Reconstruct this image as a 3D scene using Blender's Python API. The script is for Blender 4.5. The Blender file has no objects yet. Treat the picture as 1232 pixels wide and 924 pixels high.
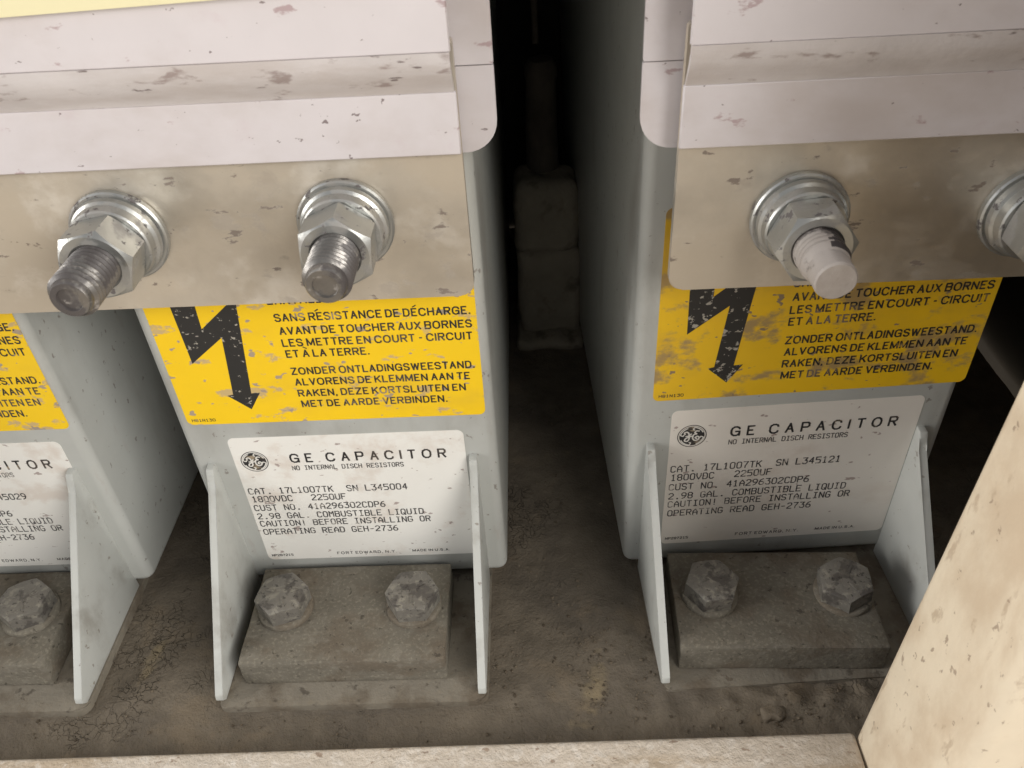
import bpy, bmesh, math, random
from mathutils import Vector, Matrix, noise
from mathutils.geometry import tessellate_polygon

S = 0.001                       # everything below is written in millimetres
scene = bpy.context.scene
COL = scene.collection
random.seed(7)

# ------------------------------------------------------------------ camera
cam_d = bpy.data.cameras.new("camera")
cam = bpy.data.objects.new("camera", cam_d)
COL.objects.link(cam)
scene.camera = cam
pit, yaw, roll = 0.6705379903, -0.04247399527, -0.06488647274
fw = Vector((math.sin(yaw)*math.cos(pit), math.cos(yaw)*math.cos(pit), -math.sin(pit)))
r0 = fw.cross(Vector((0, 0, 1))).normalized()
u0 = r0.cross(fw)
rt = r0*math.cos(roll) + u0*math.sin(roll)
up = -r0*math.sin(roll) + u0*math.cos(roll)
M = Matrix((rt, up, -fw)).transposed().to_4x4()
M.translation = Vector((76.11998728, -229.45766057, 285.30699708))*S
cam.matrix_world = M
cam_d.sensor_width = 36.0
cam_d.lens = 36.0*989.78269/1232.0
cam_d.clip_start = 0.01
cam_d.clip_end = 20.0
cam_d.dof.use_dof = True
cam_d.dof.focus_distance = 0.315
cam_d.dof.aperture_fstop = 36.0

# ------------------------------------------------------------------ world
world = bpy.data.worlds.new("World")
scene.world = world
world.use_nodes = True
wn = world.node_tree
wn.nodes.clear()
w_out = wn.nodes.new("ShaderNodeOutputWorld")
w_bg = wn.nodes.new("ShaderNodeBackground")
w_tc = wn.nodes.new("ShaderNodeTexCoord")
w_sep = wn.nodes.new("ShaderNodeSeparateXYZ")
w_map = wn.nodes.new("ShaderNodeMapRange")
w_map.inputs[1].default_value = -1.0
w_map.inputs[2].default_value = 1.0
w_ramp = wn.nodes.new("ShaderNodeValToRGB")
w_ramp.color_ramp.elements[0].position = 0.30
w_ramp.color_ramp.elements[0].color = (0.60, 0.50, 0.38, 1)
w_ramp.color_ramp.elements[1].position = 0.56
w_ramp.color_ramp.elements[1].color = (0.86, 0.87, 0.90, 1)
wn.links.new(w_tc.outputs["Generated"], w_sep.inputs[0])
wn.links.new(w_sep.outputs[2], w_map.inputs[0])
wn.links.new(w_map.outputs[0], w_ramp.inputs[0])
wn.links.new(w_ramp.outputs[0], w_bg.inputs[0])
# surroundings dimmed straight ahead, standing in for someone at the camera, darkening the gap
w_dot = wn.nodes.new("ShaderNodeVectorMath"); w_dot.operation = 'DOT_PRODUCT'
w_dot.inputs[1].default_value = Vector((0.10, -0.86, 0.42)).normalized()
w_nrm = wn.nodes.new("ShaderNodeVectorMath"); w_nrm.operation = 'NORMALIZE'
w_mr = wn.nodes.new("ShaderNodeMapRange"); w_mr.interpolation_type = 'SMOOTHSTEP'
w_mr.inputs[1].default_value = 0.25; w_mr.inputs[2].default_value = 0.85
w_mr.inputs[3].default_value = 1.40; w_mr.inputs[4].default_value = 0.30
wn.links.new(w_tc.outputs["Generated"], w_nrm.inputs[0])
wn.links.new(w_nrm.outputs[0], w_dot.inputs[0])
wn.links.new(w_dot.outputs["Value"], w_mr.inputs[0])
wn.links.new(w_mr.outputs[0], w_bg.inputs[1])
wn.links.new(w_bg.outputs[0], w_out.inputs[0])

# ------------------------------------------------------------------ lights
def area_light(name, loc, target, sx, sy, power, col):
    ld = bpy.data.lights.new(name, 'AREA')
    ld.shape = 'RECTANGLE'
    ld.size, ld.size_y = sx, sy
    ld.energy = power
    ld.color = col
    o = bpy.data.objects.new(name, ld)
    COL.objects.link(o)
    o.location = loc
    o.rotation_euler = (Vector(target) - Vector(loc)).to_track_quat('-Z', 'Y').to_euler()
    return o

area_light("daylight", (0.80, -0.85, 0.62), (0.06, 0.0, 0.10), 0.9, 0.7, 16.0, (1.0, 0.965, 0.91))
area_light("daylight_side", (-1.25, -0.33, 0.42), (0.10, -0.08, 0.06), 0.6, 0.6, 15.0, (1.0, 0.97, 0.92))

scene.view_settings.view_transform = 'Standard'
scene.view_settings.look = 'None'
scene.view_settings.exposure = 0.0
scene.view_settings.gamma = 1.0

# ------------------------------------------------------------------ materials
def mat(name, base, layers=(), rough=0.5, metal=0.0, bumps=(), vary=0.08, vscale=60, rough_var=0.0, seed=0.0, spec=0.5):
    """layers: (colour, (sx,sy,sz) noise scales per metre, lo, hi, strength, detail[, rough])
       bumps : ((sx,sy,sz), distance_mm, detail, kind)"""
    m = bpy.data.materials.new(name)
    m.use_nodes = True
    nt = m.node_tree
    N, L = nt.nodes, nt.links
    b = N["Principled BSDF"]
    tc = N.new("ShaderNodeTexCoord")
    oi = N.new("ShaderNodeObjectInfo")
    mul = N.new("ShaderNodeMath"); mul.operation = 'MULTIPLY'; mul.inputs[1].default_value = 3.7
    L.new(oi.outputs["Random"], mul.inputs[0])
    add = N.new("ShaderNodeVectorMath"); add.operation = 'ADD'
    L.new(tc.outputs["Object"], add.inputs[0])
    L.new(mul.outputs[0], add.inputs[1])

    def tex(sc, detail, off, rough_=0.6, dist=0.0):
        mp = N.new("ShaderNodeMapping")
        mp.inputs["Scale"].default_value = sc if isinstance(sc, tuple) else (sc, sc, sc)
        mp.inputs["Location"].default_value = (off*1.37+seed, off*2.11+seed, off*0.73)
        L.new(add.outputs[0], mp.inputs[0])
        t = N.new("ShaderNodeTexNoise")
        t.inputs["Scale"].default_value = 1.0
        t.inputs["Detail"].default_value = detail
        t.inputs["Roughness"].default_value = rough_
        t.inputs["Distortion"].default_value = dist
        L.new(mp.outputs[0], t.inputs["Vector"])
        return t.outputs["Fac"], mp

    def mix(fac, a, c):
        x = N.new("ShaderNodeMix"); x.data_type = 'RGBA'
        if hasattr(fac, "links"): L.new(fac, x.inputs[0])
        else: x.inputs[0].default_value = fac
        for s, v in ((6, a), (7, c)):
            if hasattr(v, "links"): L.new(v, x.inputs[s])
            else: x.inputs[s].default_value = (*v, 1)
        return x.outputs[2]

    f, _ = tex(vscale, 5, 11.0)
    lo = tuple(max(0, c*(1-vary*2)) for c in base); hi = tuple(c*(1+vary) for c in base)
    col = mix(f, lo, hi)
    rsock = None
    for i, ly in enumerate(layers):
        c, sc, a, z, st, det = ly[:6]
        f, _ = tex(sc, det, 3.0+i*5.3, dist=0.15)
        mr = N.new("ShaderNodeMapRange")
        mr.inputs[1].default_value = a; mr.inputs[2].default_value = z
        mr.inputs[3].default_value = 0; mr.inputs[4].default_value = st
        L.new(f, mr.inputs[0])
        mr.interpolation_type = 'SMOOTHSTEP'
        col = mix(mr.outputs[0], col, c)
        if len(ly) > 6:
            x = N.new("ShaderNodeMix")
            L.new(mr.outputs[0], x.inputs[0])
            if rsock: L.new(rsock, x.inputs[2])
            else: x.inputs[2].default_value = rough
            x.inputs[3].default_value = ly[6]
            rsock = x.outputs[0]
            if metal:
                y = N.new("ShaderNodeMix"); L.new(mr.outputs[0], y.inputs[0])
                if b.inputs["Metallic"].links: L.new(b.inputs["Metallic"].links[0].from_socket, y.inputs[2])
                else: y.inputs[2].default_value = metal
                y.inputs[3].default_value = 0.0
                L.new(y.outputs[0], b.inputs["Metallic"])
    L.new(col, b.inputs["Base Color"])
    b.inputs["Metallic"].default_value = metal
    b.inputs["Specular IOR Level"].default_value = spec
    if rsock: L.new(rsock, b.inputs["Roughness"])
    else: b.inputs["Roughness"].default_value = rough
    nrm = None
    for i, (sc, dist, det, kind) in enumerate(bumps):
        if kind == 'crack':
            f, _ = tex((90, 90, 90), 3, 40.0+i)
            mp = N.new("ShaderNodeMapping")
            mp.inputs["Scale"].default_value = sc if isinstance(sc, tuple) else (sc, sc, sc)
            va = N.new("ShaderNodeVectorMath"); va.operation = 'MULTIPLY_ADD'
            va.inputs[1].default_value = (0.016,)*3
            tn = N.new("ShaderNodeTexNoise"); tn.inputs["Scale"].default_value = 120; tn.inputs["Detail"].default_value = 4
            L.new(add.outputs[0], tn.inputs["Vector"])
            L.new(tn.outputs["Color"], va.inputs[0]); L.new(add.outputs[0], va.inputs[2])
            L.new(va.outputs[0], mp.inputs[0])
            v = N.new("ShaderNodeTexVoronoi"); v.feature = 'DISTANCE_TO_EDGE'; v.inputs["Scale"].default_value = 1.0
            L.new(mp.outputs[0], v.inputs["Vector"])
            mr = N.new("ShaderNodeMapRange"); mr.inputs[2].default_value = 0.05
            L.new(v.outputs["Distance"], mr.inputs[0])
            # cracks only in places
            g, _ = tex((28, 28, 28), 3, 70.0)
            mg = N.new("ShaderNodeMapRange"); mg.inputs[1].default_value = 0.54; mg.inputs[2].default_value = 0.68
            L.new(g, mg.inputs[0])
            mx = N.new("ShaderNodeMix"); L.new(mg.outputs[0], mx.inputs[0]); mx.inputs[2].default_value = 1.0
            L.new(mr.outputs[0], mx.inputs[3])
            f = mx.outputs[0]
        else:
            f, _ = tex(sc, det, 21.0+i*3.1)
        bp = N.new("ShaderNodeBump")
        bp.inputs["Strength"].default_value = 1.0
        bp.inputs["Distance"].default_value = dist*S
        L.new(f, bp.inputs["Height"])
        if nrm: L.new(nrm, bp.inputs["Normal"])
        nrm = bp.outputs[0]
    if nrm: L.new(nrm, b.inputs["Normal"])
    return m

DUST = (0.135, 0.105, 0.075)
M_case = mat("grey_enamel", (0.485, 0.495, 0.47),
             [(DUST, (22, 22, 9), 0.50, 0.75, 0.40, 7), ((0.20, 0.17, 0.15), (300, 300, 240), 0.66, 0.70, 0.7, 3), ((0.38, 0.33, 0.30), (150, 150, 60), 0.60, 0.75, 0.3, 4)],
             rough=0.38, bumps=[(350, 0.05, 2, 'n')], vary=0.05)
M_gusset = mat("grey_bracket_enamel", (0.49, 0.50, 0.475),
               [(DUST, (40, 40, 30), 0.50, 0.72, 0.45, 7), ((0.20, 0.17, 0.14), (260, 260, 220), 0.66, 0.70, 0.7, 3)],
               rough=0.42, bumps=[(300, 0.05, 2, 'n')], vary=0.06)
M_foot = mat("dusty_steel_plate", (0.215, 0.19, 0.15),
             [((0.10, 0.075, 0.05), 45, 0.45, 0.62, 0.7, 7), ((0.05, 0.038, 0.027), 190, 0.58, 0.68, 0.7, 6), ((0.20, 0.17, 0.125), 400, 0.55, 0.68, 0.5, 6)], rough=0.85, bumps=[(220, 0.5, 6, 'n'), (700, 0.2, 3, 'n')], vary=0.2)
M_floor = mat("floor_dirt", (0.172, 0.145, 0.112),
              [((0.105, 0.090, 0.074), (26, 26, 26), 0.45, 0.65, 0.6, 7), ((0.195, 0.155, 0.110), (45, 45, 45), 0.55, 0.70, 0.6, 7), ((0.30, 0.25, 0.18), (210, 210, 210), 0.70, 0.80, 0.6, 2)],
              rough=0.95, bumps=[(210, 1.0, 4, 'crack'), (200, 0.85, 9, 'n'), (900, 0.4, 3, 'n')], vary=0.25, vscale=90, spec=0.08)
M_crumb = mat("dry_dirt_crumb", (0.165, 0.135, 0.10), [((0.07, 0.055, 0.04), 120, 0.45, 0.6, 0.8, 3)], rough=0.95, vary=0.2, spec=0.1)
M_scrape = mat("scraped_primer", (0.30, 0.235, 0.15), [((0.12, 0.09, 0.06), 230, 0.45, 0.62, 0.9, 6)],
               rough=0.9, bumps=[(300, 0.7, 6, 'n')], vary=0.2)
M_block = mat("dusty_clamp_steel", (0.165, 0.149, 0.120),
              [((0.26, 0.235, 0.185), (700, 700, 700), 0.50, 0.66, 0.6, 7), ((0.115, 0.089, 0.064), (36, 36, 50), 0.47, 0.62, 0.6, 7), ((0.225, 0.205, 0.17), (150, 150, 150), 0.52, 0.66, 0.4, 7), ((0.045, 0.038, 0.030), (330, 330, 330), 0.60, 0.68, 0.7, 6)],
              rough=0.85, bumps=[(420, 0.35, 6, 'n'), (120, 0.30, 4, 'n')], vary=0.15, vscale=120, spec=0.2)
M_bolt = mat("dusty_bolt_steel", (0.20, 0.187, 0.165),
             [((0.33, 0.31, 0.26), (300, 300, 300), 0.50, 0.64, 0.6, 8), ((0.055, 0.047, 0.045), (120, 120, 120), 0.53, 0.60, 0.6, 8), ((0.045, 0.04, 0.038), (500, 500, 500), 0.58, 0.64, 0.7, 5)],
             rough=0.48, metal=0.3, bumps=[(330, 0.28, 6, 'n'), (900, 0.2, 3, 'n')], vary=0.15, vscale=150, spec=0.4)
M_bar = mat("brushed_bus_metal", (0.66, 0.61, 0.53),
            [((0.44, 0.37, 0.28), (14, 14, 17), 0.42, 0.62, 0.8, 9, 0.55), ((0.78, 0.74, 0.68), (40, 60, 45), 0.54, 0.70, 0.35, 8, 0.32), ((0.30, 0.25, 0.20), (60, 90, 90), 0.58, 0.68, 0.5, 8, 0.6), ((0.15, 0.11, 0.09), (90, 160, 200), 0.63, 0.67, 0.8, 5, 0.7)],
            rough=0.38, metal=0.85, bumps=[((120, 600, 1800), 0.012, 2, 'n'), (60, 0.16, 5, 'n')], vary=0.16, vscale=60)
M_zinc = mat("zinc_plated_steel", (0.43, 0.435, 0.42),
             [((0.24, 0.22, 0.20), (110, 110, 110), 0.50, 0.62, 0.65, 5, 0.6), ((0.07, 0.055, 0.055), (230, 230, 230), 0.60, 0.66, 0.85, 4, 0.7)],
             rough=0.34, metal=0.8, bumps=[(500, 0.05, 4, 'n')], vary=0.1, vscale=150)
M_stud = mat("greasy_stud_steel", (0.24, 0.228, 0.215),
             [((0.05, 0.042, 0.042), (85, 85, 85), 0.46, 0.55, 0.85, 5, 0.45), ((0.42, 0.39, 0.36), (300, 300, 300), 0.60, 0.70, 0.5, 4, 0.6)],
             rough=0.32, metal=0.8, bumps=[(300, 0.1, 4, 'n')], vary=0.2, vscale=200)
M_grease = mat("black_grease", (0.035, 0.028, 0.028), [((0.14, 0.12, 0.11), (300, 300, 300), 0.52, 0.62, 0.7, 4)], rough=0.45, bumps=[(400, 0.3, 4, "n")], vary=0.2)
M_studp = mat("paint_caked_stud", (0.35, 0.315, 0.29),
              [((0.05, 0.04, 0.04), (45, 45, 45), 0.50, 0.55, 0.9, 6, 0.6), ((0.30, 0.265, 0.24), (120, 120, 120), 0.48, 0.66, 0.7, 6, 0.7)],
              rough=0.6, metal=0.0, bumps=[(300, 0.25, 4, 'n')], vary=0.12, vscale=200)
M_cover = mat("off_white_board", (0.64, 0.60, 0.615),
              [((0.45, 0.39, 0.36), (14, 14, 22), 0.46, 0.72, 0.6, 9), ((0.34, 0.22, 0.23), (60, 60, 130), 0.635, 0.68, 0.7, 6), ((0.16, 0.12, 0.12), (260, 260, 380), 0.685, 0.72, 0.85, 3), ((0.50, 0.36, 0.40), (40, 40, 50), 0.60, 0.74, 0.3, 7)],
              rough=0.50, bumps=[(60, 0.08, 3, 'n')], vary=0.04)
M_seam = mat("grimy_fold", (0.60, 0.56, 0.555),
             [((0.44, 0.385, 0.355), (16, 40, 70), 0.40, 0.60, 0.55, 7), ((0.26, 0.20, 0.185), (70, 140, 220), 0.58, 0.68, 0.8, 6), ((0.12, 0.085, 0.08), (110, 200, 380), 0.66, 0.72, 0.8, 3)],
             rough=0.7, bumps=[(200, 0.2, 4, 'n')], vary=0.1)
M_cream = mat("cream_strip", (0.78, 0.72, 0.46), [((0.5, 0.42, 0.3), (60, 60, 60), 0.6, 0.8, 0.4, 4)], rough=0.55, vary=0.04)
M_yel = mat("yellow_label_film", (0.93, 0.605, 0.006),
            [((0.46, 0.36, 0.25), (75, 75, 150), 0.585, 0.64, 0.75, 5), ((0.30, 0.26, 0.26), (150, 150, 260), 0.645, 0.68, 0.85, 2), ((0.55, 0.33, 0.05), (24, 24, 30), 0.50, 0.80, 0.35, 4)],
            rough=0.42, vary=0.03, bumps=[(150, 0.04, 3, 'n')])
M_yelg = mat("grimy_yellow_label_film", (0.86, 0.53, 0.010),
             [((0.25, 0.19, 0.14), (42, 42, 62), 0.52, 0.61, 0.75, 7), ((0.42, 0.25, 0.06), (16, 16, 20), 0.42, 0.75, 0.6, 5), ((0.17, 0.14, 0.14), (190, 190, 300), 0.68, 0.72, 0.85, 2)],
             rough=0.45, vary=0.05, bumps=[(150, 0.05, 3, 'n')])
M_white = mat("white_label_film", (0.83, 0.815, 0.77),
              [((0.60, 0.50, 0.42), (50, 50, 60), 0.52, 0.68, 0.5, 6), ((0.30, 0.22, 0.20), (170, 170, 330), 0.645, 0.685, 0.75, 3)],
              rough=0.35, vary=0.03)
M_whiteg = mat("grimy_white_label_film", (0.76, 0.72, 0.66),
               [((0.52, 0.42, 0.34), (34, 34, 40), 0.52, 0.80, 0.55, 6), ((0.28, 0.19, 0.17), (190, 190, 330), 0.69, 0.735, 0.75, 2)],
               rough=0.38, vary=0.04)
M_ink = mat("black_ink", (0.022, 0.021, 0.022), [((0.40, 0.32, 0.22), (90, 90, 170), 0.59, 0.66, 0.8, 6), ((0.14, 0.11, 0.09), (40, 40, 50), 0.50, 0.62, 0.5, 5)], rough=0.5, vary=0.05)
M_inkg = mat("smeared_black_ink", (0.03, 0.027, 0.025), [((0.26, 0.20, 0.14), (50, 50, 75), 0.52, 0.62, 0.8, 7), ((0.40, 0.27, 0.10), (150, 150, 220), 0.60, 0.66, 0.7, 5)], rough=0.5, vary=0.05)
M_arrow = mat("scratched_black_ink", (0.022, 0.021, 0.020),
              [((0.45, 0.42, 0.36), (420, 420, 520), 0.61, 0.66, 0.85, 3), ((0.42, 0.38, 0.34), (70, 70, 160), 0.66, 0.70, 0.85, 4)], rough=0.5, vary=0.05)
M_dot = mat("faded_dot_ink", (0.045, 0.043, 0.045), [((0.45, 0.42, 0.38), (260, 260, 260), 0.56, 0.66, 0.75, 3)], rough=0.55, vary=0.05)
M_mark = mat("emblem_white", (0.75, 0.73, 0.68), rough=0.4)
M_frame = mat("chipped_cream_paint", (0.68, 0.59, 0.455),
              [((0.46, 0.35, 0.24), (26, 34, 18), 0.42, 0.64, 0.65, 9), ((0.38, 0.285, 0.195), (110, 150, 60), 0.60, 0.68, 0.6, 5), ((0.25, 0.18, 0.13), (260, 260, 200), 0.655, 0.69, 0.7, 3)],
              rough=0.55, bumps=[(60, 0.25, 4, 'n'), (500, 0.06, 3, 'n')], vary=0.06)
M_sill = mat("rust_pitted_paint", (0.58, 0.51, 0.43),
             [((0.42, 0.33, 0.23), (14, 90, 30), 0.44, 0.64, 0.75, 7), ((0.68, 0.63, 0.57), (260, 260, 260), 0.50, 0.62, 0.5, 6), ((0.24, 0.165, 0.115), (210, 330, 190), 0.62, 0.68, 0.75, 6)],
             rough=0.6, bumps=[(300, 1.0, 6, 'n'), (800, 0.3, 3, 'n')], vary=0.12)
M_dark = mat("shade_dark_rear_steel", (0.10, 0.085, 0.065), [((0.05, 0.04, 0.03), 60, 0.4, 0.7, 0.7, 5)], rough=0.9, bumps=[(150, 0.8, 6, 'n')], vary=0.2)  # dark colour stands in for the shade high in the gap
M_back = mat("dark_light_blocker", (0.05, 0.047, 0.042), rough=0.9, vary=0.15)  # dark colour of the enclosure added to block light
M_rear = mat("dust_caked_strap", (0.33, 0.29, 0.22), [((0.09, 0.07, 0.05), 70, 0.5, 0.7, 0.7, 5)], rough=0.95, bumps=[(120, 1.2, 6, 'n'), (500, 0.4, 4, 'n')], vary=0.2)

# ------------------------------------------------------------------ mesh helpers
def link(name, bm, m, parent=None, smooth=None, loc=None, rot=None):
    me = bpy.data.meshes.new(name)
    bmesh.ops.recalc_face_normals(bm, faces=bm.faces)
    bm.to_mesh(me); bm.free()
    me.transform(Matrix.Scale(S, 4))
    ms = m if isinstance(m, (list, tuple)) else [m]
    for x in ms: me.materials.append(x)
    o = bpy.data.objects.new(name, me)
    COL.objects.link(o)
    if smooth:
        for p in me.polygons: p.use_smooth = True
        me.set_sharp_from_angle(angle=math.radians(smooth))
    if parent: o.parent = parent
    if loc: o.location = Vector(loc)*S
    if rot: o.rotation_euler = rot
    return o

def tag(o, label=None, cat=None, group=None, kind=None):
    if label: o["label"] = label
    if cat: o["category"] = cat
    if group: o["group"] = group
    if kind: o["kind"] = kind
    return o

def empty(name, loc, rot=(0, 0, 0)):
    o = bpy.data.objects.new(name, None)
    COL.objects.link(o)
    o.location = Vector(loc)*S
    o.rotation_euler = rot
    o.empty_display_size = 0.01
    return o

def box(bm, x0, x1, y0, y1, z0, z1, bev=0.0, seg=2):
    vs = [bm.verts.new((x, y, z)) for x in (x0, x1) for y in (y0, y1) for z in (z0, z1)]
    fs = [bm.faces.new([vs[i] for i in q]) for q in ((0, 1, 3, 2), (4, 6, 7, 5), (0, 4, 5, 1), (2, 3, 7, 6), (0, 2, 6, 4), (1, 5, 7, 3))]
    if bev:
        es = list({e for f in fs for e in f.edges})
        bmesh.ops.bevel(bm, geom=es, offset=bev, segments=seg, profile=0.5, affect='EDGES')

def rounded(x0, x1, z0, z1, rad, n=6):
    """outline; rad = (bl, br, tr, tl)"""
    pts = []
    for (cx, cz, a0, r) in ((x0, z0, 180, rad[0]), (x1, z0, 270, rad[1]), (x1, z1, 0, rad[2]), (x0, z1, 90, rad[3])):
        ox = cx + (r if cx == x0 else -r); oz = cz + (r if cz == z0 else -r)
        if r < 1e-6: pts.append((cx, cz)); continue
        for k in range(n+1):
            a = math.radians(a0 + 90*k/n)
            pts.append((ox + r*math.cos(a), oz + r*math.sin(a)))
    return pts

def prism_xz(bm, pts, y0, y1, shear=0.0):
    """outline in x,z pulled from y0 (front) to y1"""
    a = [bm.verts.new((x, y0, z)) for x, z in pts]
    b = [bm.verts.new((x, y1, z)) for x, z in pts]
    n = len(pts)
    bm.faces.new(a); bm.faces.new(b[::-1])
    for i in range(n):
        bm.faces.new((a[i], b[i], b[(i+1) % n], a[(i+1) % n]))

def prism_yz(bm, pts, x0, x1, bev=0.0):
    a = [bm.verts.new((x0, y, z)) for y, z in pts]
    b = [bm.verts.new((x1, y, z)) for y, z in pts]
    n = len(pts)
    fs = [bm.faces.new(a), bm.faces.new(b[::-1])]
    for i in range(n):
        fs.append(bm.faces.new((a[i], b[i], b[(i+1) % n], a[(i+1) % n])))
    if bev:
        bmesh.ops.bevel(bm, geom=list({e for f in fs for e in f.edges}), offset=bev, segments=2, profile=0.5, affect='EDGES')

def lathe(bm, prof, n=48, cx=0, cy=0):
    rings = []
    for r, z in prof:
        if r < 1e-6: rings.append([bm.verts.new((cx, cy, z))])
        else: rings.append([bm.verts.new((cx+r*math.cos(2*math.pi*k/n), cy+r*math.sin(2*math.pi*k/n), z)) for k in range(n)])
    for a, b in zip(rings, rings[1:]):
        for k in range(n):
            k2 = (k+1) % n
            if len(a) == 1 and len(b) == 1: continue
            if len(a) == 1: bm.faces.new((a[0], b[k], b[k2]))
            elif len(b) == 1: bm.faces.new((a[k], b[0], a[k2]))
            else: bm.faces.new((a[k], b[k], b[k2], a[k2]))

def hexnut(bm, af, z0, z1, rin=0.0, rot=0.0, both=False, ch=0.55):
    """hexagon with chamfered top; rin>0 leaves a bore"""
    n = 72; a = af/2
    def rh(t):
        t = (t % (math.pi/3)) - math.pi/6
        return a/math.cos(t)
    r1 = a*0.955
    def ring(f, zf): return [bm.verts.new((f(2*math.pi*k/n)*math.cos(2*math.pi*k/n+rot), f(2*math.pi*k/n)*math.sin(2*math.pi*k/n+rot), zf(2*math.pi*k/n))) for k in range(n)]
    R = []
    if rin: R.append(ring(lambda t: rin, lambda t: z0))
    if both:
        R.append(ring(lambda t: r1, lambda t: z0))
        R.append(ring(rh, lambda t: z0 + ch*(rh(t)-r1)))
    else:
        R.append(ring(rh, lambda t: z0))
    R.append(ring(rh, lambda t: z1 - ch*(rh(t)-r1)))
    R.append(ring(lambda t: r1, lambda t: z1))
    if rin:
        R.append(ring(lambda t: rin+0.7, lambda t: z1))
        R.append(ring(lambda t: rin, lambda t: z1-0.7))
    for p, q in zip(R, R[1:]):
        for k in range(n): bm.faces.new((p[k], q[k], q[(k+1) % n], p[(k+1) % n]))
    if rin:
        p, q = R[-1], R[0]
        for k in range(n): bm.faces.new((p[k], q[k], q[(k+1) % n], p[(k+1) % n]))
    else:
        bm.faces.new(R[-1]); bm.faces.new(R[0][::-1])

def rough_up(bm, amp, sc, seed=0.0):
    for v in bm.verts:
        p = v.co*sc + Vector((seed, seed*1.7, seed*0.3))
        v.co += noise.noise_vector(p)*amp

def subdivide(bm, cuts=6):
    bmesh.ops.subdivide_edges(bm, edges=bm.edges[:], cuts=cuts, use_grid_fill=True)

# ------------------------------------------------------------------ lettering
def ribbon(bm, pts, w, y, closed=False):
    h = w/2
    for (x0, z0), (x1, z1) in zip(pts, pts[1:]):
        d = Vector((x1-x0, z1-z0)); l = d.length
        if l < 1e-6: continue
        d /= l; n = Vector((-d.y, d.x))*h
        e = d*h*0.7
        q = [(x0-e.x+n.x, z0-e.y+n.y), (x0-e.x-n.x, z0-e.y-n.y), (x1+e.x-n.x, z1+e.y-n.y), (x1+e.x+n.x, z1+e.y+n.y)]
        yj = y - 0.04*random.random()     # strokes that cross must not share one plane
        bm.faces.new([bm.verts.new((a, yj, b)) for a, b in q])

G = {  # strokes on a 4 x 6 cell
 'A': ['0,0 0,3.5 2,6 4,3.5 4,0', '0,2.4 4,2.4'], 'B': ['0,0 0,6 3.2,6 4,5.2 4,3.9 3.2,3.2 0,3.2', '3.2,3.2 4,2.4 4,.8 3.2,0 0,0'],
 'C': ['4,5 3,6 1,6 0,5 0,1 1,0 3,0 4,1'], 'D': ['0,0 0,6 2.8,6 4,4.8 4,1.2 2.8,0 0,0'], 'E': ['4,6 0,6 0,0 4,0', '0,3.1 3,3.1'],
 'F': ['4,6 0,6 0,0', '0,3.1 3,3.1'], 'G': ['4,5 3,6 1,6 0,5 0,1 1,0 3,0 4,1 4,2.8 2.3,2.8'], 'H': ['0,0 0,6', '4,0 4,6', '0,3.1 4,3.1'],
 'I': ['2,0 2,6', '.6,0 3.4,0', '.6,6 3.4,6'], 'J': ['4,6 4,1 3,0 1,0 0,1'], 'K': ['0,0 0,6', '4,6 0,2.6', '1.4,3.8 4,0'], 'L': ['0,6 0,0 4,0'],
 'M': ['0,0 0,6 2,3.4 4,6 4,0'], 'N': ['0,0 0,6 4,0 4,6'], 'O': ['1,0 0,1 0,5 1,6 3,6 4,5 4,1 3,0 1,0'], 'P': ['0,0 0,6 3.2,6 4,5.2 4,3.6 3.2,2.8 0,2.8'],
 'Q': ['1,0 0,1 0,5 1,6 3,6 4,5 4,1 3,0 1,0', '2.4,1.8 4.2,-.4'], 'R': ['0,0 0,6 3.2,6 4,5.2 4,3.8 3.2,3 0,3', '2,3 4,0'],
 'S': ['4,5.1 3.1,6 1,6 0,5.1 0,4 1,3.2 3,2.9 4,2 4,.9 3,0 1,0 0,.9'], 'T': ['0,6 4,6', '2,6 2,0'], 'U': ['0,6 0,1 1,0 3,0 4,1 4,6'],
 'V': ['0,6 0,3.5 2,0 4,3.5 4,6'], 'W': ['0,6 .6,0 2,3 3.4,0 4,6'], 'X': ['0,0 4,6', '0,6 4,0'], 'Y': ['0,6 2,3 4,6', '2,3 2,0'], 'Z': ['0,6 4,6 0,0 4,0'],
 '0': ['1,0 0,1 0,5 1,6 3,6 4,5 4,1 3,0 1,0'], '1': ['.8,5 2,6 2,0', '.8,0 3.2,0'], '2': ['0,5 1,6 3,6 4,5 4,3.8 0,.6 0,0 4,0'],
 '3': ['0,6 4,6 2,3.6 3.2,3.6 4,2.6 4,1 3,0 1,0 0,.9'], '4': ['3,0 3,6 0,2 4,2'], '5': ['4,6 0,6 0,3.4 3,3.6 4,2.6 4,1 3,0 0,0'],
 '6': ['3.4,6 1.4,5.2 0,3 0,1 1,0 3,0 4,1 4,2.3 3,3.2 .4,3.1'], '7': ['0,6 4,6 1.6,2 1.6,0'], '8': ['1,3.1 0,4 0,5 1,6 3,6 4,5 4,4 3,3.1 1,3.1 0,2.2 0,1 1,0 3,0 4,1 4,2.2 3,3.1'],
 '9': ['.6,0 2.6,.8 4,3 4,5 3,6 1,6 0,5 0,3.7 1,2.8 3.6,2.9'], '.': ['1.7,0 2.3,0 2.3,.5 1.7,.5 1.7,0'], '!': ['2,6 2,1.8', '2,.4 2,0'], '-': ['.6,2.8 3.4,2.8'], ',': ['2,.5 1.5,-.9'], ' ': []}
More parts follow.
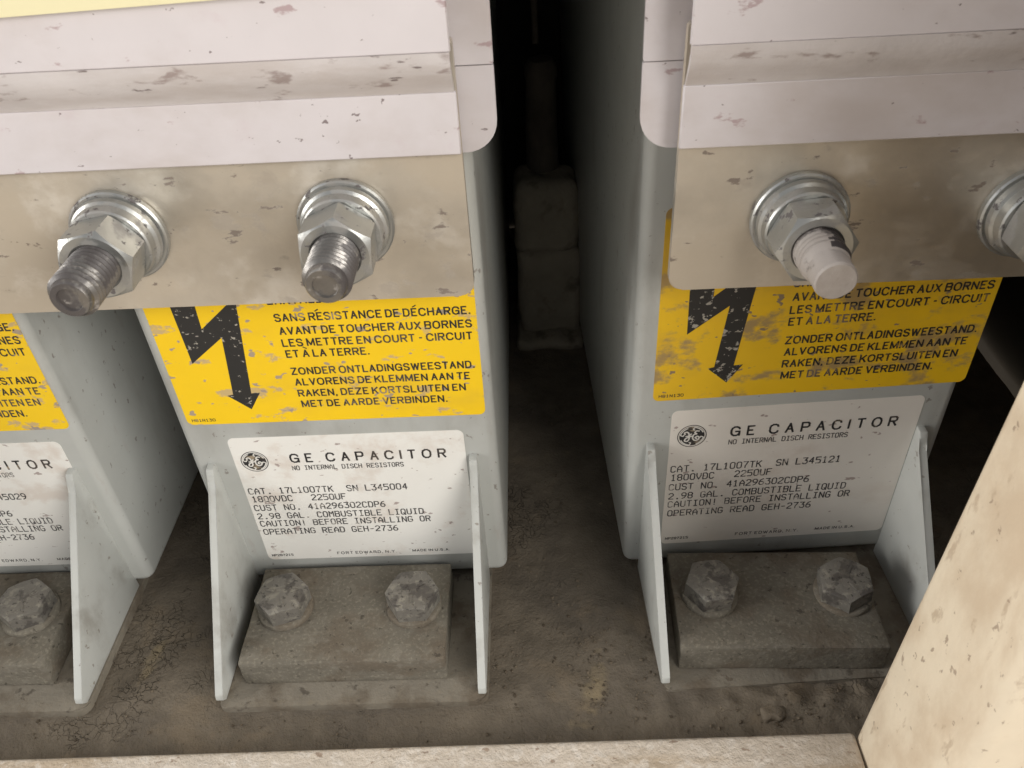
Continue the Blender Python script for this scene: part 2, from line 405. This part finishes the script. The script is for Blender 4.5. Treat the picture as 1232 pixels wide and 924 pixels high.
def stroke_text(bm, s, x0, z, w, h, y, lw, tilt=0.0):
    """fixed-pitch text: w = width from first cell's left to last cell's right edge"""
    n = len(s); pitch = w/(n-1+0.66); cw = pitch*0.66
    for i, ch in enumerate(s):
        for st in G.get(ch, []):
            P = [tuple(map(float, q.split(','))) for q in st.split()]
            ribbon(bm, [(x0+i*pitch+px/4*cw, z+pz/6*h) for px, pz in P], lw, y)

WID = {'M': .84, 'W': .96, 'I': 0.0, 'E': .56, 'F': .54, 'L': .54, 'O': .78, 'G': .76, 'C': .74, 'Q': .78, '.': .06, ',': .06, '-': .30, 'T': .62, 'S': .64, 'N': .68, 'H': .68}
GOTH = dict(G)
GOTH['I'] = ['0,0 0,6']; GOTH['.'] = ['2,0 2,.35']; GOTH[','] = ['2,.3 0,-.9']
GOTH['S'] = ['4,4.9 3,6 1,6 0,5.1 0,4 1,3.3 3,2.8 4,2 4,.9 3,0 1,0 0,1.1']
GOTH['C'] = ['4,4.6 3.6,5.5 2.6,6 1.4,6 .4,5.2 0,4 0,2 .4,.8 1.4,0 2.6,0 3.6,.5 4,1.4']
GOTH['G'] = ['4,4.6 3.6,5.5 2.6,6 1.4,6 .4,5.2 0,4 0,2 .4,.8 1.4,0 2.6,0 3.5,.6 4,1.4 4,2.8 2.2,2.8', '4,2 4,0']
GOTH['O'] = ['1.4,0 .4,.8 0,2 0,4 .4,5.2 1.4,6 2.6,6 3.6,5.2 4,4 4,2 3.6,.8 2.6,0 1.4,0']
GOTH['M'] = ['0,0 0,6', '4,0 4,6', '0,6 2,.6 4,6']
GOTH['A'] = ['0,0 2,6 4,0', '.75,2.1 3.25,2.1']
GOTH['V'] = ['0,6 2,0 4,6']; GOTH['W'] = ['0,6 1,0 2,5.6 3,0 4,6']
GOTH['U'] = ['0,6 0,1.8 .5,.6 1.4,0 2.6,0 3.5,.6 4,1.8 4,6']
GOTH['D'] = ['0,0 0,6 2.2,6 3.4,5.4 4,4.2 4,1.8 3.4,.6 2.2,0 0,0']
GOTH['K'] = ['0,0 0,6', '4,6 0,2.2', '1.5,3.6 4,0']
def gothic_text(bm, s, x0, z, w, h, y, weight=0.15, track=0.0):
    """proportional block capitals: cap height h, total width w, stroke weight as a share of h"""
    adv = 0.17 + weight + track
    xs, x = [], 0.0
    for ch in s:
        xs.append(x)
        x += (0.26 + track if ch == ' ' else WID.get(ch, .66)*0.92 + adv)
    k = (w - weight*h)/(x - adv)
    hh = h*(1-weight)
    for ch, cx in zip(s, xs):
        cw = WID.get(ch, .66)*0.92*k
        for st in GOTH.get(ch, []):
            P = [tuple(map(float, q.split(','))) for q in st.split()]
            Q = [(x0 + weight*h/2 + cx*k + px/4*cw, z + weight*h/2 + pz/6*hh) for px, pz in P]
            ribbon(bm, Q, weight*h, y)

# ------------------------------------------------------------------ the setting
FZ = -7.9
bm = bmesh.new()
nx, ny = 300, 190
X0, X1, Y0, Y1 = -240, 330, -92, 330
grid = []
def floor_h(x, y):
    v = Vector((x, y, 0))
    h = noise.fractal(v*0.02, 1.0, 2.0, 4)*1.0 + noise.fractal(v*0.11+Vector((5, 3, 1)), 0.9, 2.0, 4)*0.45
    # drift of caked dirt in front of the right capacitor and between the two
    d = math.exp(-(((x-165)/45)**2 + ((y+66)/10)**2))
    h += 1.6*d*(0.8+0.6*noise.noise(v*0.16))
    h += 1.2*math.exp(-(((x-104)/14)**2 + ((y+35)/30)**2))*(0.7+0.8*noise.noise(v*0.2))
    if 114 < x < 226 and -70 < y < -36:
        h += max(0.0, 2.3 + 1.7*noise.fractal(v*0.10, 1.0, 2.0, 3)) * min(1, (x-114)/5, (226-x)/5, (y+70)/8, (-36-y)/4)
    return h
def scrape(x, y):
    v = Vector((x, y, 0))
    a = 0.0
    for cx, cy, rx, ry, st in ((-88, -34, 5, 19, 1.0), (93, -52, 7, 20, 1.0), (88, -66, 16, 8, 0.6), (-120, -20, 3, 4, 0.4)):
        a = max(a, st*(1.15 - math.hypot((x-cx-0.15*(y-cy))/rx, (y-cy)/ry) + 0.55*noise.fractal(v*0.16, 0.8, 2.0, 4)))
    return max(0.0, min(1.0, a))
for j in range(ny+1):
    t = j/ny
    y = Y0 + (Y1-Y0)*(t**1.35)
    row = []
    for i in range(nx+1):
        x = X0 + (X1-X0)*i/nx
        row.append(bm.verts.new((x, y, FZ+floor_h(x, y))))
    grid.append(row)
for j in range(ny):
    for i in range(nx):
        bm.faces.new((grid[j][i], grid[j][i+1], grid[j+1][i+1], grid[j+1][i]))
fo = link("floor", bm, M_floor, smooth=180)
at = fo.data.attributes.new("scrape", 'FLOAT', 'POINT')
for i, v in enumerate(fo.data.vertices): at.data[i].value = scrape(v.co.x/S, v.co.y/S)
nt = M_floor.node_tree; bs = nt.nodes["Principled BSDF"]
an = nt.nodes.new("ShaderNodeAttribute"); an.attribute_name = "scrape"
tn = nt.nodes.new("ShaderNodeTexNoise"); tn.inputs["Scale"].default_value = 260; tn.inputs["Detail"].default_value = 6
tcn = nt.nodes.new("ShaderNodeTexCoord"); nt.links.new(tcn.outputs["Object"], tn.inputs["Vector"])
m1 = nt.nodes.new("ShaderNodeMath"); m1.operation = 'ADD'
nt.links.new(an.outputs["Fac"], m1.inputs[0]); nt.links.new(tn.outputs["Fac"], m1.inputs[1])
m2 = nt.nodes.new("ShaderNodeMapRange"); m2.inputs[1].default_value = 0.95; m2.inputs[2].default_value = 1.60; m2.inputs[4].default_value = 0.75
nt.links.new(m1.outputs[0], m2.inputs[0])
mx = nt.nodes.new("ShaderNodeMix"); mx.data_type = 'RGBA'
old = bs.inputs["Base Color"].links[0].from_socket
nt.links.new(m2.outputs[0], mx.inputs[0]); nt.links.new(old, mx.inputs[6]); mx.inputs[7].default_value = (0.25, 0.20, 0.125, 1)
nt.links.new(mx.outputs[2], bs.inputs["Base Color"])
tag(fo, "dusty brown cabinet floor under the capacitors", "floor", kind="structure")

bm = bmesh.new(); box(bm, -300, 420, 331, 341, -30, 330)  # rear wall added to block light and keep the gap dark
tag(link("added_back_wall", bm, M_back), "dark rear wall added to shut out light behind the capacitors", "wall", kind="structure")
bm = bmesh.new(); box(bm, -300, 420, -8, 330, 322, 330)  # roof added out of view to block light from above
tag(link("added_roof", bm, M_back), "dark unseen roof added over the capacitors to block light", "added_roof", kind="structure")
bm = bmesh.new(); box(bm, 335, 345, -70, 330, -30, 321)  # right side closed by an added, unseen light blocker
tag(link("added_right_wall", bm, M_back), "dark unseen side wall added at the right to block light", "wall", kind="structure")
bm = bmesh.new(); box(bm, -262, -252, -70, 330, -30, 321)  # left side wall, also added out of view against stray light
tag(link("added_left_wall", bm, M_back), "dark unseen side wall added at the left to block light", "wall", kind="structure")

# ------------------------------------------------------------------ capacitors
def gusset_bm(x, t=3.0, back=1.0):
    bm = bmesh.new()
    # welded toe at the top, sloping free edge, square foot
    pts = [(back, -3.9), (-55.5, -3.9), (-57.6, -1.2), (-57.0, 1.2), (-6.0, 62.5), (-5.0, 64.6), (-4.4, 67.6), (-3.4, 69.6), (back, 70.2)]
    prism_yz(bm, pts, x-t/2, x+t/2, bev=0.4)
    return bm

def emblem(parent, cx, cz, r, y):
    bm = bmesh.new()
    def ring(ra, rb, yy, n=64):
        a = [bm.verts.new((cx+ra*math.cos(2*math.pi*k/n), yy, cz+ra*math.sin(2*math.pi*k/n))) for k in range(n)]
        if rb <= 0: bm.faces.new(a); return
        b = [bm.verts.new((cx+rb*math.cos(2*math.pi*k/n), yy, cz+rb*math.sin(2*math.pi*k/n))) for k in range(n)]
        for k in range(n): bm.faces.new((a[k], b[k], b[(k+1) % n], a[(k+1) % n]))
    ring(r, r*0.94, y); ring(r*0.86, 0, y)
    o = link("emblem", bm, M_ink, parent)
    bm = bmesh.new()
    y2 = y-0.10
    def arc(pts, w):   # smooth polyline through pts
        P = []
        n = len(pts)
        for i in range(n-1):
            p0 = pts[max(i-1, 0)]; p1 = pts[i]; p2 = pts[i+1]; p3 = pts[min(i+2, n-1)]
            for k in range(6):
                t = k/6
                P.append(tuple(0.5*((2*p1[c])+(-p0[c]+p2[c])*t+(2*p0[c]-5*p1[c]+4*p2[c]-p3[c])*t*t+(-p0[c]+3*p1[c]-3*p2[c]+p3[c])*t**3) for c in (0, 1)))
        P.append(pts[-1])
        ribbon(bm, [(cx+r*a, cz+r*b) for a, b in P], w*r, y2)
    # script capitals
    arc([(-.48, .20), (-.52, .34), (-.36, .40), (-.24, .28), (-.22, .06), (-.40, .0), (-.20, .05), (-.06, .22)], .105)
    arc([(-.22, .06), (-.18, -.22), (-.28, -.42), (-.46, -.40), (-.44, -.22), (-.24, -.08), (.0, .02)], .105)
    arc([(.46, .44), (.28, .46), (.18, .32), (.30, .20), (.12, .14), (.06, -.16), (.20, -.38), (.42, -.34), (.50, -.14), (.36, -.02), (.24, -.14), (.34, -.22)], .105)
    # four curls of the border
    for q in range(4):
        a0 = math.radians(90*q + 25)
        arc([(.80*math.cos(a0+t), .80*math.sin(a0+t)) for t in (0, .25, .5, .75, .95)] + [(.62*math.cos(a0+1.05), .62*math.sin(a0+1.05)), (.58*math.cos(a0+.88), .58*math.sin(a0+.88))], .085)
    m = link("emblem_script", bm, M_mark, parent)
    return o

ROWS_Y = [("EARTHED.", -12.4, 140.8, 20.0), ("SANS RESISTANCE DE DECHARGE.", -11.4, 133.9, 66.2), ("AVANT DE TOUCHER AUX BORNES", -10.9, 128.5, 65.8),
          ("LES METTRE EN COURT - CIRCUIT", -11.1, 123.5, 65.8), ("ET A LA TERRE.", -10.8, 118.8, 29.3), ("ZONDER ONTLADINGSWEESTAND.", -10.7, 111.2, 65.2),
          ("ALVORENS DE KLEMMEN AAN TE", -10.3, 106.3, 62.7), ("RAKEN, DEZE KORTSLUITEN EN", -10.3, 101.2, 60.8), ("MET DE AARDE VERBINDEN.", -10.0, 96.2, 53.4)]
def build_capacitor(loc, rz, k, serial, grimy, yel, wht):
    """k scales the body; yel = (x0,x1,z0,z1), wht likewise, all in the capacitor's own millimetres"""
    root = empty("capacitor", loc, (0, 0, rz))
    W = 59.2*k
    bm = bmesh.new()
    pts = []
    for (cx, cy, a0) in ((W-4, 4, 270), (W-4, 296, 0), (-W+4, 296, 90), (-W+4, 4, 180)):
        for i in range(9):
            a = math.radians(a0+90*i/8)
            pts.append((cx+4*math.cos(a), cy+4*math.sin(a)))
    def ring(sc, z):
        return [bm.verts.new((x - sc*(1 if x > 0 else -1)*(abs(x) > W-4.2), y + sc*(1 if y < 100 else -1)*((y < 4.2) or (y > 295.8)), z)) for x, y in pts]
    R = [ring(3.0, 0.0), ring(1.4, 0.5), ring(0.4, 1.5), ring(0, 3.2), ring(0, 300)]
    n = len(pts)
    bm.faces.new(R[0][::-1]); bm.faces.new(R[-1])
    for a, b in zip(R, R[1:]):
        for i in range(n): bm.faces.new((a[i], a[(i+1) % n], b[(i+1) % n], b[i]))
    link("case", bm, M_case, root, smooth=35)
    for gx in (-51.5, 49.8):
        link("gusset", gusset_bm(gx*k), M_gusset, root, smooth=40)
    bm = bmesh.new()
    outl = rounded(-52.6*k, 51.9*k, -58.8, 30, (3, 5, 1, 1), 8)
    a = [bm.verts.new((x, y, -8.6)) for x, y in outl]; b = [bm.verts.new((x, y, -4.1)) for x, y in outl]
    bm.faces.new(a); bm.faces.new(b[::-1])
    for i in range(len(outl)): bm.faces.new((a[i], b[i], b[(i+1) % len(outl)], a[(i+1) % len(outl)]))
    bmesh.ops.bevel(bm, geom=[e for e in bm.edges if all(v.co.z > -5 for v in e.verts)], offset=0.7, segments=2, affect='EDGES')
    link("mounting_foot", bm, M_foot, root, smooth=50)

    # yellow warning label
    x0, x1, z0, z1 = yel
    bm = bmesh.new(); prism_xz(bm, rounded(x0, x1, z0, z1, (2.4, 2.4, 2.4, 2.4)), -0.12, 0.05)
    lab = link("warning_label", bm, M_yelg if grimy else M_yel, root)
    f = (x1-x0)/111.0
    def T(x, z): return ((x - 1.2)*f + (x0+x1)/2, z0 + (z-89.6)*f)
    bm = bmesh.new()
    for s, x, z, w in ROWS_Y:
        if s[:2] == "ZO":
            for ax, az in ((3.4, 137.9), (36.2, 137.9), (-3.6, 122.8)):     # accents
                xa, za = T(ax, az); sgn = -1 if az < 130 else 1
                ribbon(bm, [(xa-0.5*sgn, za-0.25), (xa+0.5*sgn, za+0.35)], 0.45, -0.17)
            link("french_text", bm, M_inkg if grimy else M_ink, lab); bm = bmesh.new()
        xa, za = T(x, z)
        gothic_text(bm, s, xa, za, w*f, 3.3*f, -0.17, 0.17)
    link("dutch_text", bm, M_inkg if grimy else M_ink, lab)
    bm = bmesh.new()
    xa, za = T(-52.2, 91.2)
    stroke_text(bm, "H81N130", xa, za, 8.6*f, 1.15*f, -0.17, 0.22)
    link("form_number", bm, M_ink, lab)
    bm = bmesh.new()
    A = [(-45.6, 163), (-44.4, 117.9), (-31.2, 128.4), (-33.8, 103.4), (-36.0, 102.9), (-28.8, 96.2), (-23.9, 103.8), (-27.1, 103.6), (-22.4, 144.5), (-37.0, 132.2), (-35.8, 163)]
    vv = [bm.verts.new((T(x, z)[0], -0.17, T(x, z)[1])) for x, z in A]
    for t in tessellate_polygon([[Vector((x, z, 0)) for x, z in A]]):
        bm.faces.new([vv[i] for i in t])
    link("arrow_symbol", bm, M_arrow, lab)

    # white rating label
    x0, x1, z0, z1 = wht
    f = (x1-x0)/89.5
    bm = bmesh.new(); prism_xz(bm, rounded(x0, x1, z0, z1, (2.6, 2.6, 2.6, 2.6)), -0.12, 0.05)
    lab = link("rating_label", bm, M_whiteg if grimy else M_white, root)
    def T2(x, z): return (x0 + (x+42.5)*f, z1 + (z-82.3)*f)
    bm = bmesh.new()
    xa, za = T2(-20.8, 68.6); gothic_text(bm, "GE CAPACITOR", xa, za, 60.3*f, 4.8*f, -0.17, 0.155, 0.40)
    link("headline", bm, M_ink, lab)
    bm = bmesh.new()
    xa, za = T2(-40.6, 14.4); stroke_text(bm, "NP287215", xa, za, 9.0*f, 1.2*f, -0.17, 0.25)
    xa, za = T2(-12.6, 14.3); gothic_text(bm, "FORT EDWARD, N.Y.", xa, za, 25.5*f, 1.7*f, -0.17, 0.15, 0.08)
    xa, za = T2(19.6, 14.5); gothic_text(bm, "MADE IN U.S.A.", xa, za, 16.0*f, 1.5*f, -0.17, 0.17, 0.04)
    link("footer_text", bm, M_ink, lab)
    bm = bmesh.new()
    xa, za = T2(-20.8, 64.8); stroke_text(bm, "NO INTERNAL DISCH RESISTORS", xa, za, 43.2*f, 2.15*f, -0.17, 0.34)
    for s, x, z, w in (("CAT. 17L1007TK  SN "+serial, -41.0, 52.3, 63.2), ("1800VDC   2250UF", -40.6, 47.8, 37.6), ("CUST NO. 41A296302CDP6", -41.0, 42.7, 53.0),
                       ("2.98 GAL. COMBUSTIBLE LIQUID", -40.8, 37.8, 67.8), ("CAUTION! BEFORE INSTALLING OR", -40.8, 33.3, 70.1), ("OPERATING READ GEH-2736", -40.6, 28.3, 55.8)):
        xa, za = T2(x, z); stroke_text(bm, s, xa, za, w*f, 3.05*f, -0.17, 0.46)
    link("typed_text", bm, M_dot, lab)
    xa, za = T2(-34.6, 70.0)
    emblem(lab, xa, za, 5.3*f, -0.17)
    return root

cap_m = build_capacitor((0, 0, 0), 0.0, 1.0, "L345004", False, (-54.6, 56.0, 89.6, 165), (-42.5, 47.0, 12.2, 82.3))
tag(cap_m, "middle grey capacitor, its whole yellow warning label showing under the two threaded studs", "capacitor", "grey capacitors in a row")
cap_r = build_capacitor((170, 4.5, 0), math.radians(2.4), 1.02, "L345121", True, (-52.8, 61.3, 90.7, 168.0), (-45.2, 49.0, 11.2, 85.3))
tag(cap_r, "right grey capacitor with grease-smeared yellow label, beside the cream frame post", "capacitor", "grey capacitors in a row")
cap_l = build_capacitor((-156.3, 0.3, 0), math.radians(-0.2), 1.0, "L345029", False, (-54.2, 57.2, 90.0, 165), (-39.5, 50.0, 13.0, 83.8))
tag(cap_l, "left grey capacitor cut by the picture edge, only the right end of its labels showing", "capacitor", "grey capacitors in a row")

# ------------------------------------------------------------------ clamp blocks and their bolts
def clamp_block(x0, x1, y0, y1, z0, z1, rz, label, seed):
    cx, cy = (x0+x1)/2, (y0+y1)/2
    bm = bmesh.new()
    box(bm, x0-cx, x1-cx, y0-cy, y1-cy, z0, z1, bev=0.7, seg=2)
    bmesh.ops.triangulate(bm, faces=bm.faces[:])
    bmesh.ops.subdivide_edges(bm, edges=[e for e in bm.edges if e.calc_length() > 8], cuts=7, use_grid_fill=True)
    rough_up(bm, 0.28, 0.22, seed)
    o = link("clamp_block", bm, M_block, smooth=30, loc=(cx, cy, 0), rot=(0, 0, rz))
    return tag(o, label, "clamp block", "dusty steel clamp blocks")

clamp_block(-44.2, 35.8, -49.2, -3.2, -4.1, 10, 0.0, "dusty steel clamp block under the middle capacitor's white label", 1.0)
clamp_block(126.6, 204.6, -48.6, -2.6, -4.1, 10, -0.032, "brown dirt-caked steel clamp block in front of the right capacitor", 5.0)
clamp_block(-202.0, -122.2, -47.0, -1.2, -4.1, 10, 0.0, "dusty steel clamp block cut by the left picture edge", 9.0)

def hex_bolt(x, y, rot, label, af=18.6, tilt=(0, 0)):
    root = empty("hex_bolt", (x, y, 10.0), (tilt[0], tilt[1], 0))
    bm = bmesh.new(); lathe(bm, [(0, -0.3), (11.0, -0.3), (11.3, 0.4), (11.0, 2.2), (10.4, 2.6), (0, 2.6)], 40)
    rough_up(bm, 0.3, 0.3, x)
    link("washer", bm, M_block, root, smooth=50)
    bm = bmesh.new(); hexnut(bm, af, 2.4, 10.4, rot=rot, ch=0.45)
    # raised grade marks on the head
    for k in range(3):
        a = rot + math.radians(30+120*k)
        d = Vector((math.cos(a), math.sin(a), 0)); nn = Vector((-d.y, d.x, 0))*0.45
        vs = [d*r_+s*nn+Vector((0, 0, zz)) for r_ in (2.6, 6.4) for s in (-1, 1) for zz in (10.38, 10.75)]
        vv = [bm.verts.new(v) for v in vs]
        for q in ((0, 1, 3, 2), (4, 6, 7, 5), (0, 4, 5, 1), (2, 3, 7, 6), (1, 5, 7, 3)): bm.faces.new([vv[i] for i in q])
    rough_up(bm, 0.07, 0.5, y+x)
    link("head", bm, M_bolt, root, smooth=28)
    return tag(root, label, "hex bolt", "hex bolts on the clamp blocks")

hex_bolt(-30.4, -24.0, 0.30, "grey hex bolt at the left end of the middle clamp block")
hex_bolt(22.2, -24.6, 0.05, "pale-topped hex bolt at the right end of the middle clamp block")
hex_bolt(140.9, -23.6, 0.12, "purplish grimy hex bolt on the right clamp block, beside the gusset's bright edge", tilt=(0.04, 0.03))
hex_bolt(193.4, -24.8, 0.42, "brown hex bolt on the right clamp block, nearest the cream post", tilt=(0.05, -0.10))
hex_bolt(-136.6, -23.0, 0.45, "hex bolt on the leftmost clamp block")

# ------------------------------------------------------------------ bus bars
def bus_bar(x0, x1, z0, z1, rad, label, shear):
    bm = bmesh.new()
    prism_xz(bm, rounded(x0, x1, z0, z1, rad, 8), -14.0, -11.0)
    for v in bm.verts:
        v.co.z += shear*(v.co.x-(x0+x1)/2)
    bmesh.ops.bevel(bm, geom=[e for e in bm.edges if abs(e.verts[0].co.y-e.verts[1].co.y) < 0.01], offset=0.35, segments=2, affect='EDGES')
    o = link("bus_bar", bm, M_bar, smooth=30)
    return tag(o, label, "bus bar", "metal bus bars across the capacitor terminals")
bus_bar(-225, 57.4, 150.2, 226, (1, 4.5, 1, 1), "wide brushed metal bus bar across the left and middle capacitors", -0.004)
bus_bar(116.6, 300, 148.3, 226, (4.5, 1, 1, 1), "shorter stained metal bus bar in front of the right capacitor", -0.002)

# ------------------------------------------------------------------ terminal studs with nuts
def terminal(x, z, rot, label, caked=False, tip=50.0, lean=(0, 0)):
    root = empty("terminal_stud", (x, -14.0, z), (math.radians(90)+lean[0], lean[1], 0))
    bm = bmesh.new()
    L_ = tip-14.0
    prof = [(0, -18), (6.2, -18), (6.2, 18)]
    zz = 18.0; p = 1.8
    if caked:
        while zz < L_-10.5:
            prof += [(6.35, zz), (6.6, zz+p*0.4), (6.6, zz+p*0.7)]
            zz += p
        prof += [(6.5, L_-9.5), (5.9, L_-7.6), (5.5, L_-7.0), (5.5, L_-0.6), (5.0, L_), (0, L_)]
    else:
        while zz < L_-2.6:
            prof += [(5.55, zz), (6.6, zz+p*0.42), (6.6, zz+p*0.58), (5.55, zz+p*0.98)]
            zz += p
        prof += [(5.5, L_-1.6), (5.3, L_-0.5), (4.9, L_), (3.4, L_), (3.2, L_-0.6), (0, L_-0.7)]
    lathe(bm, prof, 40)
    if caked: rough_up(bm, 0.16, 0.3, x)
    if caked:      # black grease left on the upper right of the stud
        for f_ in bm.faces:
            c = f_.calc_center_median()
            a = math.atan2(c.y, c.x); edge = 0.5*noise.noise(Vector((c.x, c.y, c.z))*0.35)
            if abs(a-0.75) < 0.75+edge and 17 < c.z < L_-8.0+3*edge and math.hypot(c.x, c.y) > 4: f_.material_index = 1
    link("stud", bm, [M_studp, M_grease] if caked else M_stud, root, smooth=32)
    bm = bmesh.new()
    lathe(bm, [(6.7, 0), (13.6, 0), (14.0, 0.4), (14.0, 2.0), (13.5, 2.5), (6.7, 2.5), (6.7, 0)], 64)
    link("flat_washer", bm, M_zinc, root, smooth=35)
    bm = bmesh.new()
    lathe(bm, [(6.8, 2.5), (12.4, 2.5), (12.8, 3.0), (12.5, 4.6), (11.6, 5.2), (11.8, 5.6), (11.4, 8.2), (10.9, 8.7), (6.8, 8.7), (6.8, 2.5)], 64)
    link("spring_washer", bm, M_zinc, root, smooth=35)
    bm = bmesh.new(); hexnut(bm, 19.4, 8.6, 19.6, rin=6.45, rot=rot, both=True)
    link("nut", bm, M_zinc, root, smooth=28)
    return tag(root, label, "terminal stud", "terminal studs through the bus bars")
terminal(-44.2, 176.0, 0.20, "leftmost threaded terminal stud with nut, on the long bus bar")
terminal(22.2, 176.2, 0.42, "threaded terminal stud with nut near the right end of the long bus bar", tip=49)
terminal(152.3, 171.8, 0.10, "paint-caked pale terminal stud with black grease and a blunt tip, on the right bus bar", caked=True, tip=50)
terminal(217.5, 170.4, 0.30, "terminal stud with nut cut by the right picture edge", caked=True)

# ------------------------------------------------------------------ insulating covers over the bars
def cover(x0, x1, bx0, bx1, z0, label, cut_right, tilt):
    root = empty("insulating_cover", ((x0+x1)/2, -14.5, z0))
    cx = (x0+x1)/2
    def sl(bm):
        for v in bm.verts: v.co.z += tilt*v.co.x
    # front sheet with its step: drawn in y,z and pulled along x
    bm = bmesh.new()
    box(bm, x0-cx, x1-cx, -1.6, 0.0, 0, 17.0, bev=0.3, seg=1)
    sl(bm); link("lower_sheet", bm, M_cover, root, smooth=40)
    bm = bmesh.new()
    e = 1.0 if cut_right else -1.0
    prof = [(0.0, 17.05), (-1.55, 17.05), (-1.8, 17.7), (-2.5, 18.9), (-3.5, 20.4), (-4.5, 21.9), (-5.3, 23.4), (-5.8, 24.9), (-6.05, 26.4), (-6.15, 28.2), (-4.6, 28.2), (-4.3, 25.9), (-3.2, 22.9), (-1.0, 18.8)]
    prism_yz(bm, prof, x0-cx+(0.4 if not cut_right else 0), x1-cx-(0.4 if cut_right else 0))
    sl(bm); link("fold", bm, M_seam, root, smooth=60)
    bm = bmesh.new()
    box(bm, x0-cx, x1-cx, -6.15, -4.6, 28.25, 100, bev=0.3, seg=1)
    sl(bm); link("upper_sheet", bm, M_cover, root, smooth=40)
    # wider sheet behind the bar in two pieces
    zc = -2.6
    rad = (0.5, 9, 0.5, 0.5) if cut_right else (9, 0.5, 0.5, 0.5)
    bm = bmesh.new(); prism_xz(bm, rounded(bx0-cx, bx1-cx, zc, 21.0, rad, 8), 6.0, 7.6)
    sl(bm); link("backing_sheet", bm, M_cover, root, smooth=40)
    rad = (0.5,)*4
    bm = bmesh.new(); prism_xz(bm, rounded(bx0-cx, bx1-cx, 21.4, 100, rad, 2), 5.6, 7.2)
    sl(bm); link("backing_sheet", bm, M_cover, root, smooth=40)
    return tag(root, label, "cover", "off-white insulating covers")
cov_l = cover(-225, 57.4, -225, 67.3, 196.4, "scuffed off-white insulating cover above the long bus bar", True, -0.003)
cover(116.2, 300, 106.4, 300, 194.4, "brown-stained off-white insulating cover above the right bus bar", False, -0.001)
bm = bmesh.new()
prism_xz(bm, [(-225, 233.6), (40, 240.2), (40, 285), (-225, 285)], -22.3, -20.9)
tag(link("cream_strip", bm, M_cream), "pale yellow strip lying over the top of the long off-white cover", "strip")

# ------------------------------------------------------------------ frame of the opening
bm = bmesh.new()
box(bm, -240, 181.6, -190, -79.5, -30, 5.0, bev=2.0, seg=3)
for v in bm.verts: v.co.z += 0.004*(v.co.x); v.co.y += -0.006*(v.co.x-181)*(-1)
tag(link("frame_sill", bm, M_sill, smooth=40), "rust-pitted pale steel sill along the bottom of the opening", "sill")
bm = bmesh.new()
box(bm, 182.0, 334, -124, -79, -30, 480, bev=4.0, seg=5)  # upper length and outer width added out of view to block light
for v in bm.verts: v.co.x += 0.03*(v.co.z-5)*(1 if v.co.y > -100 else 0.5)
tag(link("frame_post", bm, M_frame, smooth=40), "thick cream-painted steel post at the right of the opening", "post")

# ------------------------------------------------------------------ things lying between the capacitors
root = empty("rear_clamp", (84.5, 182, FZ))
def lump(name, x0, x1, y0, y1, z0, z1, bev, amp, seed, lean=0.0, par=root):
    bm = bmesh.new(); box(bm, x0, x1, y0, y1, z0, z1, bev=bev, seg=3)
    bmesh.ops.subdivide_edges(bm, edges=[e for e in bm.edges if e.calc_length() > 7], cuts=5, use_grid_fill=True)
    for v in bm.verts: v.co.y += lean*(v.co.z-z0)
    rough_up(bm, amp, 0.09, seed)
    return link(name, bm, M_rear, par, smooth=60)
lump("base_lump", -21, 20, -10, 40, -2, 6, 3, 2.6, 3)
lump("strap", -18.5, 18.5, 0, 30, 4, 60, 5, 1.4, 11, 0.05)
lump("strap_fold", -19, 18, 2.5, 34, 56, 97, 7, 1.8, 17, 0.20)
bm = bmesh.new(); lathe(bm, [(0, -60), (9.5, -60), (9.0, -30), (8.2, -4), (8.8, -2), (8.5, 3), (6.5, 6.5), (0, 7.5)], 32)
rough_up(bm, 1.0, 0.1, 5)
link("cap", bm, M_dark, root, smooth=50, loc=(-1.5, 36, 150))
tag(root, "dust-caked upright clamp deep in the gap between the middle and right capacitors", "clamp")
bm = bmesh.new(); lathe(bm, [(0, 0), (1.7, 0), (1.7, 160), (0, 160)], 20)
tag(link("thin_rod", bm, M_dark, smooth=60, loc=(80.8, 214, 158)), "thin upright metal rod in the dark gap above the rear clamp", "rod")

# scraped patches on the floor and a clod of dirt
bm = bmesh.new()
bmesh.ops.create_icosphere(bm, subdivisions=3, radius=4.2)
for v in bm.verts: v.co = Vector((v.co.x*1.15, v.co.y, v.co.z*0.5))
rough_up(bm, 1.3, 0.4, 4)
tag(link("dirt_clod", bm, M_floor, smooth=80, loc=(158.0, -65.0, -6.6)), "small clod of dried dirt on the floor before the right clamp block", "dirt clod")

bm = bmesh.new()
rnd = random.Random(3)
spots = [(93, -50, 12, 26, 150), (88, -20, 20, 30, 60), (-88, -38, 10, 22, 50), (60, -45, 6, 22, 50), (112, -50, 6, 22, 60), (160, -66, 38, 7, 110), (-20, -67, 60, 5, 40), (80, 60, 20, 50, 60), (-110, -62, 20, 8, 40)]
for cx, cy, rx, ry, n in spots:
    for k in range(n):
        x = cx + rx*rnd.gauss(0, 0.55); y = cy + ry*rnd.gauss(0, 0.55)
        if y < -76 or (-50 < x < 50 and y > -58): continue
        r = 0.20 + 0.55*rnd.random()**3
        mt = Matrix.Translation((x, y, FZ+floor_h(x, y)+r*0.3)) @ Matrix.Rotation(rnd.random()*6, 4, 'Z') @ Matrix.Diagonal((r*(0.8+rnd.random()*0.7), r, r*0.75, 1))
        ret = bmesh.ops.create_icosphere(bm, subdivisions=1, radius=1.0, matrix=mt)
        for v in ret["verts"]: v.co += Vector((rnd.uniform(-1, 1), rnd.uniform(-1, 1), rnd.uniform(-1, 1)))*r*0.22
tag(link("dirt_crumbs", bm, M_crumb), "fine crumbs of dried dirt scattered on the floor", "dirt", kind="stuff")
